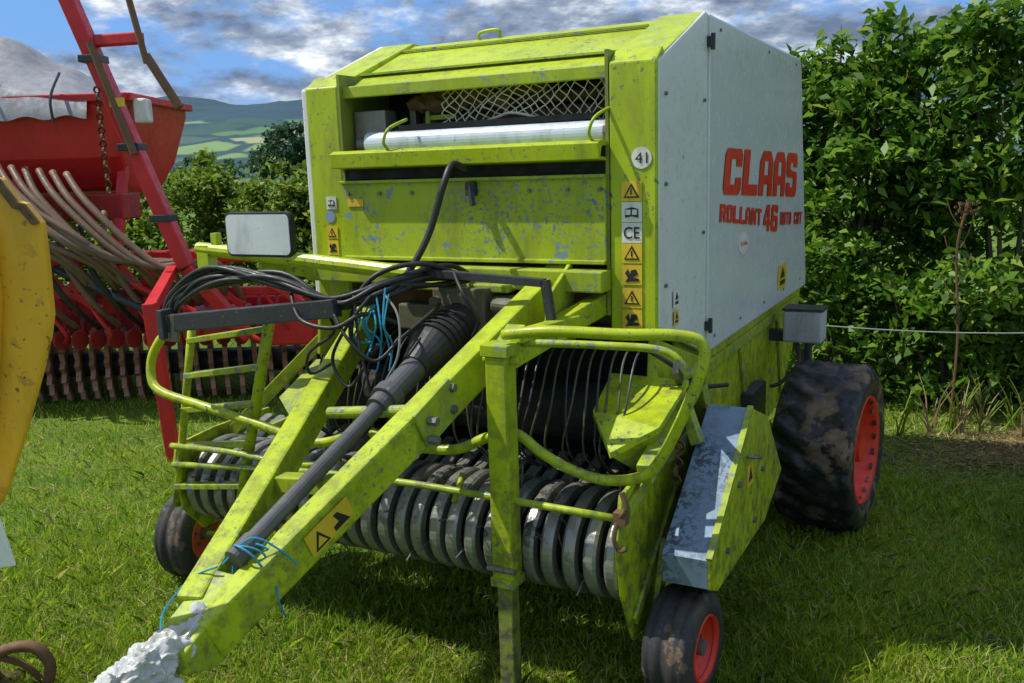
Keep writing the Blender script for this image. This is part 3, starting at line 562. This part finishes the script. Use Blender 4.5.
# ------------------------------------------------------------------ YELLOW implement
y0=empty('yellow_implement',None,(-1.5,2.1,0)); y0['label']='worn yellow steel loader attachment standing on grass'; y0['category']='farm attachment'
def yk(name,vf,mat,**k): return mk(name,([Vector(p)-Vector((-1.5,2.1,0)) for p in vf[0]],vf[1]),mat,y0,**k)
P=[(-1.30,1.90),(-1.235,1.835),(-1.205,1.79),(-1.175,1.785),(-1.14,1.73),(-1.125,1.725),(-1.095,1.68),(-1.095,1.60),(-1.10,1.46),(-1.115,1.40),(-1.14,1.33),(-1.20,1.18),(-1.27,1.02),(-1.34,.92),(-1.5,.7),(-1.75,.62),(-2.3,.7),(-2.3,1.9)]
yk('curved_plate',gprism(P,1,2.13,2.16),YELLOW,bevel=.006)
yk('plate_flange',gprism([(-1.25,1.74),(-1.20,1.66),(-1.205,1.5),(-1.23,1.36),(-1.29,1.1),(-1.33,1.1),(-1.27,1.35),(-1.25,1.5)],1,2.10,2.13),YELLOW,bevel=.004)
yk('plate_edge',gprism([(-1.235,1.835),(-1.205,1.79),(-1.175,1.785),(-1.14,1.73),(-1.125,1.725),(-1.095,1.68),(-1.11,1.675),(-1.135,1.71),(-1.15,1.715),(-1.185,1.77),(-1.215,1.775),(-1.245,1.82)],1,2.118,2.1295),RUST)
yk('support_leg',gbox((-2.1,2.3,.5),(.12,.12,1.0)),YELLOW,bevel=.01)
yk('support_leg',gbox((-1.85,2.34,.42),(.10,.10,.84)),YELLOW,bevel=.01)
yk('white_plate',gprism([(-1.45,1.06),(-1.255,1.03),(-1.225,.86),(-1.45,.84)],1,2.05,2.06),STW,bevel=.002)
h=mk('rusty_hook',join(gtube([(-.16,.05,.02),(-.17,.02,.10),(-.10,.0,.17),(.0,0,.18),(.05,0,.12),(.04,0,.05)],.020,7,10),gtube([(-.14,.0,.15),(-.05,.02,.10),(.0,.03,.03)],.012,6,8),gbox((-.2,.03,.02),(.2,.14,.04))),RUST,None,smooth=True)
h.location=(-1.71,2.90,0); h['label']='rusty curved iron hook lying on the grass'; h['category']='hook'
# ------------------------------------------------------------------ ground / terrain
def simple(name,color_out_fn,rough=.9,trans=0):
    m,nt=nodes(name); c=color_out_fn(nt); o=N(nt,'ShaderNodeOutputMaterial')
    if trans:
        p=N(nt,'ShaderNodeBsdfDiffuse'); nt.links.new(c,p.inputs[0])
        gl=N(nt,'ShaderNodeBsdfGlossy'); gl.inputs['Roughness'].default_value=.45; gl.inputs[0].default_value=(.8,.85,.8,1)
        m0=N(nt,'ShaderNodeMixShader'); m0.inputs[0].default_value=.04; nt.links.new(p.outputs[0],m0.inputs[1]); nt.links.new(gl.outputs[0],m0.inputs[2])
        t=N(nt,'ShaderNodeBsdfTranslucent'); nt.links.new(c,t.inputs[0]); mx=N(nt,'ShaderNodeMixShader'); mx.inputs[0].default_value=trans
        nt.links.new(m0.outputs[0],mx.inputs[1]); nt.links.new(t.outputs[0],mx.inputs[2]); nt.links.new(mx.outputs[0],o.inputs[0])
    else:
        p=N(nt,'ShaderNodeBsdfPrincipled'); nt.links.new(c,p.inputs['Base Color']); p.inputs['Roughness'].default_value=rough
        p.inputs['Specular IOR Level'].default_value=.2
        nt.links.new(p.outputs[0],o.inputs[0])
    return m
DC=(3.3,5.15)
def dmask(nt,tc):
    sx=N(nt,'ShaderNodeVectorMath',operation='DISTANCE'); nt.links.new(mapping(nt,tc,(.45,1.0,1)),sx.inputs[0]); sx.inputs[1].default_value=(DC[0]*.45,DC[1]*1.0,0)
    ad=N(nt,'ShaderNodeMath',operation='MULTIPLY_ADD'); nt.links.new(noise(nt,tc,2.6,6,.65),ad.inputs[0]); ad.inputs[1].default_value=1.1; nt.links.new(sx.outputs['Value'],ad.inputs[2])
    return ramp(nt,ad.outputs[0],[(.78,BW(1)),(1.0,BW(0))])
def gcol(nt):
    tc=N(nt,'ShaderNodeNewGeometry').outputs['Position']
    a=mix(nt,ramp(nt,noise(nt,tc,1.1,6),[(.35,BW(0)),(.65,BW(1))]),(.06,.14,.010),(.15,.24,.02))
    a=mix(nt,ramp(nt,noise(nt,tc,7,8,.7),[(.52,BW(0)),(.70,BW(.7))]),a,(.22,.19,.06))
    a=mix(nt,ramp(nt,noise(nt,tc,45,4,.7),[(.4,BW(0)),(.62,BW(.6))]),a,(.04,.05,.012))
    return mix(nt,dmask(nt,tc),a,ramp(nt,noise(nt,tc,18,9,.8),[(.38,(.10,.065,.03)),(.52,(.34,.24,.11)),(.66,(.60,.45,.22))]))
GM=simple('meadow_ground',gcol)
V=[];F=[]
xs=[-4000,-800,-200,-60,-20,-10,-6,-4,-2,0,2,4,6,10,20,60,200,800,4000]; ysl=[-100,-10,-2,0,2,3,4,5,6,7,9,12,20,40,80,160,400]
for y in ysl:
    for x in xs: V.append((x,y,0))
nx=len(xs)
for j in range(len(ysl)-1):
    for i in range(nx-1): F.append((j*nx+i,j*nx+i+1,(j+1)*nx+i+1,(j+1)*nx+i))
V2=[];F2=[];gx=260;gy=44
def hillz(x,y):
    t=max(0,(y-400)/1300); z=168*min(1,t)**1.25
    ridge=.80+.20*mn.noise(Vector((x/420,2.2,0)))+.10*mn.noise(Vector((x/130,y/400,3)))
    return z*ridge+ (7*mn.noise(Vector((x/50,y/60,5)))+4*mn.noise(Vector((x/18,y/25,1))) if t>0 else 0)*min(1,t*2)
for j in range(gy+1):
    for i in range(gx+1):
        x=-3000+6000*i/gx; y=400+(1600)*j/gy; V2.append((x,y,hillz(x,y)))
for j in range(gy):
    for i in range(gx): F2.append((j*(gx+1)+i,j*(gx+1)+i+1,(j+1)*(gx+1)+i+1,(j+1)*(gx+1)+i))
g=mk('ground',(V,F),GM); g['kind']='structure'
def hcol(nt):
    tc=N(nt,'ShaderNodeNewGeometry').outputs['Position']
    mp=mapping(nt,tc,(1,.45,1))
    v=N(nt,'ShaderNodeTexVoronoi'); v.inputs['Scale'].default_value=.014; nt.links.new(mp,v.inputs['Vector'])
    e=N(nt,'ShaderNodeTexVoronoi',feature='DISTANCE_TO_EDGE'); e.inputs['Scale'].default_value=.014; nt.links.new(mp,e.inputs['Vector'])
    s=N(nt,'ShaderNodeSeparateColor'); nt.links.new(v.outputs['Color'],s.inputs[0])
    c=ramp(nt,s.outputs[0],[(.2,(.09,.19,.03)),(.45,(.22,.32,.06)),(.7,(.03,.07,.025)),(1,(.36,.38,.14))])
    c=mix(nt,ramp(nt,e.outputs['Distance'],[(.05,BW(1)),(.10,BW(0))]),c,(.02,.05,.02))
    sp=N(nt,'ShaderNodeSeparateXYZ'); nt.links.new(tc,sp.inputs[0])
    ad=N(nt,'ShaderNodeMath',operation='MULTIPLY_ADD'); nt.links.new(noise(nt,tc,.012,4),ad.inputs[0]); ad.inputs[1].default_value=60; nt.links.new(sp.outputs[2],ad.inputs[2])
    mr=N(nt,'ShaderNodeMapRange'); mr.inputs[1].default_value=96; mr.inputs[2].default_value=102; nt.links.new(ad.outputs[0],mr.inputs[0])
    c=mix(nt,mr.outputs[0],c,mix(nt,noise(nt,tc,.03,6,.7),(.008,.03,.035),(.035,.075,.06)))
    return mix(nt,.26,c,(.06,.12,.24))  # aerial haze painted in: flat blue mixed into the hill colour
hl=mk('hill',(V2,F2),simple('hill_fields_hazed',hcol),smooth=True); hl['kind']='structure'
# ------------------------------------------------------------------ grass blades
def island(nt): return N(nt,'ShaderNodeNewGeometry').outputs['Random Per Island']
def fast(name,V,F,mat,per):
    me=bpy.data.meshes.new(name); n=len(V); k=len(F)
    me.vertices.add(n); me.vertices.foreach_set('co',V.astype(np.float32).ravel())
    me.loops.add(F.size); me.loops.foreach_set('vertex_index',F.astype(np.int32).ravel())
    me.polygons.add(k); me.polygons.foreach_set('loop_start',np.arange(0,k*per,per,dtype=np.int32)); me.polygons.foreach_set('loop_total',np.full(k,per,dtype=np.int32))
    me.update(calc_edges=True); me.materials.append(mat)
    o=bpy.data.objects.new(name,me); col.objects.link(o); return o
def blades(n,hmin,hmax,wid,lean,ymin,ymax,flat=False,xy=None):
    u=rng.random(n); y=1/((1-u)/ymin+u/ymax); x=(rng.random(n)*2-1)*(.70*y+.3)
    if xy is not None: x,y=xy
    cl=np.sin(x*3.1+np.cos(y*2.3)*2)*np.cos(y*2.9+x)+rng.normal(0,.5,n)
    hh=(hmin+(hmax-hmin)*rng.random(n))*(1+.45*np.clip(cl,-1,1.5))
    a=rng.random(n)*2*np.pi; w=wid*(.6+.8*rng.random(n))*(1+y*.06)
    la=rng.random(n)*2*np.pi; l=lean*hh*rng.random(n)*1.4
    b0=np.stack([x-np.cos(a)*w/2,y-np.sin(a)*w/2,np.zeros(n)-.002],1); b1=np.stack([x+np.cos(a)*w/2,y+np.sin(a)*w/2,np.zeros(n)-.002],1)
    zt=hh if not flat else .008+.02*rng.random(n)
    if flat: l=hh
    m0=np.stack([x+np.cos(la)*l*.4-np.cos(a)*w*.35,y+np.sin(la)*l*.4-np.sin(a)*w*.35,zt*.6],1); m1=m0+np.stack([np.cos(a)*w*.7,np.sin(a)*w*.7,zt*0],1)
    tp=np.stack([x+np.cos(la)*l,y+np.sin(la)*l,zt*.92],1)
    V=np.stack([b0,b1,m1,tp,m0],1).reshape(-1,3); F=np.arange(n*5).reshape(n,5); return V,F
def grc(nt):
    tc=N(nt,'ShaderNodeNewGeometry').outputs['Position']
    r=ramp(nt,island(nt),[(0,(.08,.19,.008)),(.45,(.20,.37,.018)),(.8,(.36,.52,.03)),(.93,(.50,.52,.09)),(1,(.60,.50,.24))])
    r=mix(nt,ramp(nt,noise(nt,tc,1.3,3),[(.38,BW(0)),(.66,BW(.75))]),r,mix(nt,.45,r,(.48,.50,.03)))
    r=mix(nt,ramp(nt,noise(nt,tc,.9,3),[(.34,BW(.6)),(.50,BW(0))]),r,(.05,.12,.01))
    return mix(nt,mix(nt,1.0,dmask(nt,tc),BW(.85),'MULTIPLY'),r,mix(nt,island(nt),(.25,.18,.08),(.65,.50,.26)))
GB=simple('grass_blade',grc,.6,.45)
nB=210000
V,F=blades(nB,.018,.062,.0042,.9,2.1,11)
B0=V.reshape(-1,5,3); dist=np.hypot((B0[:,0,0]-DC[0])*.45,(B0[:,0,1]-DC[1])*1.0)+rng.normal(0,.10,nB)
keep=~((dist<.42)&(rng.random(nB)<.45))
V=B0[keep].reshape(-1,3); F=np.arange(len(V)).reshape(-1,5)
gr=fast('grass',V,F,GB,5); gr['kind']='stuff'
SM=simple('dry_straw',lambda nt:ramp(nt,island(nt),[(0,(.12,.09,.04)),(.6,(.38,.29,.13)),(1,(.62,.50,.27))]),.7,.2)
V,F=blades(14000,.04,.13,.0032,1,2.1,9,True)
nS=9000; Vb,Fb=blades(nS,.05,.16,.0035,1,2.1,9,True,xy=(3.4+rng.normal(0,.75,nS),5.15+rng.normal(0,.28,nS)))
V=np.concatenate([V,Vb]); F=np.arange(len(V)).reshape(-1,5)
s_=fast('cut_straw',V+np.array([0,0,.012]),F,SM,5); s_['kind']='stuff'
# ------------------------------------------------------------------ foliage
def leafmesh(C,size,asp,droop=0):
    n=len(C); s=size*(.55+.9*rng.random(n))
    nrm=rng.normal(0,1,(n,3)); nrm[:,2]=np.abs(nrm[:,2])+.35; nrm/=np.linalg.norm(nrm,axis=1)[:,None]
    t=rng.normal(0,1,(n,3)); t[:,2]-=droop; t-=nrm*(t*nrm).sum(1)[:,None]; t/=np.linalg.norm(t,axis=1)[:,None]; bt=np.cross(nrm,t)
    L=s[:,None]*t; W=s[:,None]*asp*bt; cv=nrm*s[:,None]*.12
    V=np.stack([C-L/2,C-L*.08+W/2+cv,C+L/2,C-L*.08-W/2+cv],1).reshape(-1,3); return V,np.arange(n*4).reshape(n,4)
def leafmat(name,st,tr=.4): return simple(name,lambda nt:ramp(nt,island(nt),st),.5,tr)
LE=leafmat('elder_leaf',[(0,(.035,.10,.010)),(.5,(.10,.22,.016)),(.85,(.20,.35,.03)),(1,(.34,.44,.06))],.5)
LH=leafmat('hawthorn_leaf',[(0,(.05,.11,.012)),(.5,(.15,.25,.022)),(.9,(.28,.38,.045)),(1,(.42,.44,.10))],.5)
BARK=paint('bark',(.11,.085,.055),.9,.4,.5,bump=.8)
def shrub(name,loc,h,w,nclump,nleaf,size,asp,mat,label,cat='shrub',depth=None,spread=.14,shoots=14):
    depth=depth or w; L=Vector(loc); root=empty(name,None,loc); root['label']=label; root['category']=cat
    st=[];tips=[]
    for k in range(shoots):
        a=random.uniform(0,2*math.pi); r=random.uniform(.1,1)**.6; tx,ty=math.cos(a)*r*w/2,math.sin(a)*r*depth/2; hz=h*(.98-.28*r*r)*random.uniform(.78,1.14)
        P=[(tx*.15,ty*.15,0),(tx*.4,ty*.4,hz*.35),(tx*.8,ty*.8,hz*.7),(tx,ty,hz)]
        st.append(gtube(P,.02,5,6,radii=lambda t:.024*(1-t)+.004)); tips.append(P)
    mk('stem',join(*st),BARK,root,smooth=True)
    C=[]
    for k in range(nclump):
        if k%3==0:
            P=random.choice(tips); t=random.uniform(.35,1.0)**.6; sp=smoothpts(P,8); c=np.array(sp[int(t*(len(sp)-1))]); sg=spread*.5
        else:
            a=random.uniform(0,2*math.pi); r=random.random()**.35; zz=random.random()**.8
            lim=(1-.35*zz**3)
            c=np.array([math.cos(a)*r*w/2*lim,math.sin(a)*r*depth/2*lim,zz*h*.90])
            c+=np.array([mn.noise(Vector(c)*1.3+L)*.35,mn.noise(Vector(c)*1.3-L)*.35,0]); sg=spread*.72
        m=int(nleaf*random.uniform(.5,1.5)); C.append(c+rng.normal(0,sg,(m,3))*np.array([1,1,.6]))
    C=np.concatenate(C); C=C[C[:,2]>.03]
    V,F=leafmesh(C,size,asp,.4); o=fast('crown',V,F,mat,4); o.parent=root; return root
E='leafy green elder shrub growing in the hedge line'
for (x,y,hh,w,dp) in((2.75,7.3,2.80,1.5,1.2),(3.75,6.75,3.10,1.6,1.2),(4.9,6.5,2.85,1.6,1.3)):
    shrub('hedge_shrub',(x,y,0),hh,w,320,40,.105,.42,LE,E,depth=dp)
for (x,y,hh,w) in((3.1,6.2,1.1,1.2),(4.1,6.0,1.0,1.2),(2.3,6.7,1.3,1.0),(5.0,5.8,1.1,1.2)):
    shrub('hedge_bush',(x,y,0),hh,w,110,34,.085,.5,LE,'low dark green bush at the foot of the hedge','bush',depth=.7,shoots=6)
for k in range(9):
    x=.6-k*1.05; y=9.3+k*.36
    shrub('hawthorn_bush',(x,y,0),1.90+.12*math.sin(k*2.1),1.5,220,38,.075,.6,LH,'clipped light green hawthorn bush in the field hedge','bush',depth=1.0,spread=.13,shoots=8)
w_=mk('dock_plant',join(gtube([(0,0,0),(.02,0,.6),(-.01,.02,1.15),(.03,0,1.45)],.008,6,6),*[gtube([(0,0,.7+.12*k),(.06*(-1)**k,.02,.8+.12*k),(.09*(-1)**k,.03,.90+.12*k)],.004,4,5) for k in range(6)],*[gbox((.03+random.gauss(0,.035),random.gauss(0,.03),1.42+random.gauss(0,.04)),(.014,.014,.014)) for k in range(50)]),RUST)
w_.location=(2.87,5.72,0); w_['label']='tall dry brown dock stalk in front of hedge'; w_['category']='plant'
for k in range(22):
    x=2.3+random.random()*2.3; y=5.35+random.random()*.45; L=[]; n=random.randint(5,10)
    for i in range(n):
        a=random.uniform(0,6.28); hh=random.uniform(.12,.40); L.append(gtube([(random.gauss(0,.02),random.gauss(0,.02),0),(math.cos(a)*.05,math.sin(a)*.05,hh*.6),(math.cos(a)*.13,math.sin(a)*.13,hh)],.004,4,4,radii=lambda t:.006*(1-t)+.0015))
    o=mk('weed_tuft',join(*L),SM if k%2 else GB); o.location=(x,y,0); o['label']='dry straggly weed tuft at the hedge foot'; o['category']='weed'; o['group']='weeds along the hedge foot'
wf=empty('wire_fence',None,(5.2,5.2,0)); wf['label']='thin wire fence with wooden posts beside the hedge'; wf['category']='fence'
mk('fence_post',gtube([(0,0,0),(0,0,1.1)],.05,1,10),BARK,wf)
mk('fence_post',gtube([(-5.0,2.0,0),(-5.0,2.0,1.1)],.05,1,10),BARK,wf)
mk('fence_wire',gtube([(0,0,.70),(-1.2,.10,.69),(-2.4,.26,.68),(-3.4,.8,.69),(-5,2.0,.72)],.004,5,5),paint('wire_light',(.30,.31,.28),.5,0,.2),wf)
def tree(loc,h,w,mat):
    L=Vector(loc); root=empty('distant_tree',None,loc); root['label']='dark rounded broadleaf tree standing beyond the hedge'; root['category']='tree'; root['group']='trees beyond the hedge'
    mk('trunk',gtube([(0,0,0),(.1,0,h*.3),(0,.1,h*.7)],.3,3,8,radii=lambda t:h*.03*(1-.7*t)),BARK,root,smooth=True)
    C=[]
    for k in range(60):
        a=random.uniform(0,2*math.pi); r=random.random()**.4; zz=random.random(); pr=math.sin(math.pi*(.12+.8*zz))
        C.append(np.array([math.cos(a)*r*w/2*pr,math.sin(a)*r*w/2*pr,h*(.2+.8*zz)])+rng.normal(0,h*.055,(40,3)))
    V,F=leafmesh(np.concatenate(C),h*.07,.8); o=fast('crown',V,F,mat,4); o.parent=root
TD=leafmat('far_tree_leaf',[(0,(.02,.06,.03)),(.6,(.05,.11,.05)),(1,(.10,.16,.07))],.25)
for (x,y,hh,w) in((-46,190,11,11),(-42,192,12,10),(-37,195,11,10),(-52,200,8,9),(-60,230,7,10),(-72,240,6,11),(-85,250,7,11)):
    tree((x,y,0),hh,w,TD)
# ------------------------------------------------------------------ world, sun, camera
W=bpy.data.worlds.new('World'); scene.world=W; W.use_nodes=True; nt=W.node_tree; nt.nodes.clear()
sun_el=math.radians(57); az=math.radians(-86)
sky=N(nt,'ShaderNodeTexSky',sky_type='NISHITA'); sky.sun_disc=False; sky.sun_elevation=sun_el; sky.sun_rotation=az
tc=N(nt,'ShaderNodeTexCoord').outputs['Generated']
n1=noise(nt,mapping(nt,tc,(1,1,2.4)),4.2,8,.60); n2=noise(nt,mapping(nt,tc,(1.2,1.2,3.2)),7.0,8,.62)
mask=ramp(nt,n1,[(.42,BW(0)),(.50,BW(1))])
cl=ramp(nt,n2,[(.39,(1.1,1.5,2.3)),(.48,(2.2,2.7,3.6)),(.56,(5.0,5.5,6.2)),(.64,(9.5,9.5,9.5))])
blue=mix(nt,.8,sky.outputs[0],(.9,2.5,5.8))
cc=mix(nt,mask,blue,cl)
bg=N(nt,'ShaderNodeBackground'); nt.links.new(cc,bg.inputs[0]); bg.inputs[1].default_value=.15
o=N(nt,'ShaderNodeOutputWorld'); nt.links.new(bg.outputs[0],o.inputs[0])
sl=bpy.data.lights.new('sun','SUN'); sl.energy=5.0; sl.angle=math.radians(.5); sl.color=(1,.96,.88)
so_=bpy.data.objects.new('sun',sl); col.objects.link(so_)
dv=Vector((math.sin(az)*math.cos(sun_el),math.cos(az)*math.cos(sun_el),math.sin(sun_el)))
so_.rotation_euler=dv.to_track_quat('Z','Y').to_euler(); so_.location=dv*30
cam=bpy.data.cameras.new('camera'); cam.lens=900/1024*36; cam.sensor_width=36; cam.clip_end=6000; cam.clip_start=.05
co=bpy.data.objects.new('camera',cam); col.objects.link(co); scene.camera=co
co.matrix_world=Matrix.Translation((0,0,1.77))@Matrix.Rotation(math.radians(90-10.9),4,'X')@Matrix.Rotation(math.radians(-1.86),4,'Z')
scene.view_settings.view_transform='Standard'; scene.view_settings.look='None'; scene.view_settings.exposure=0
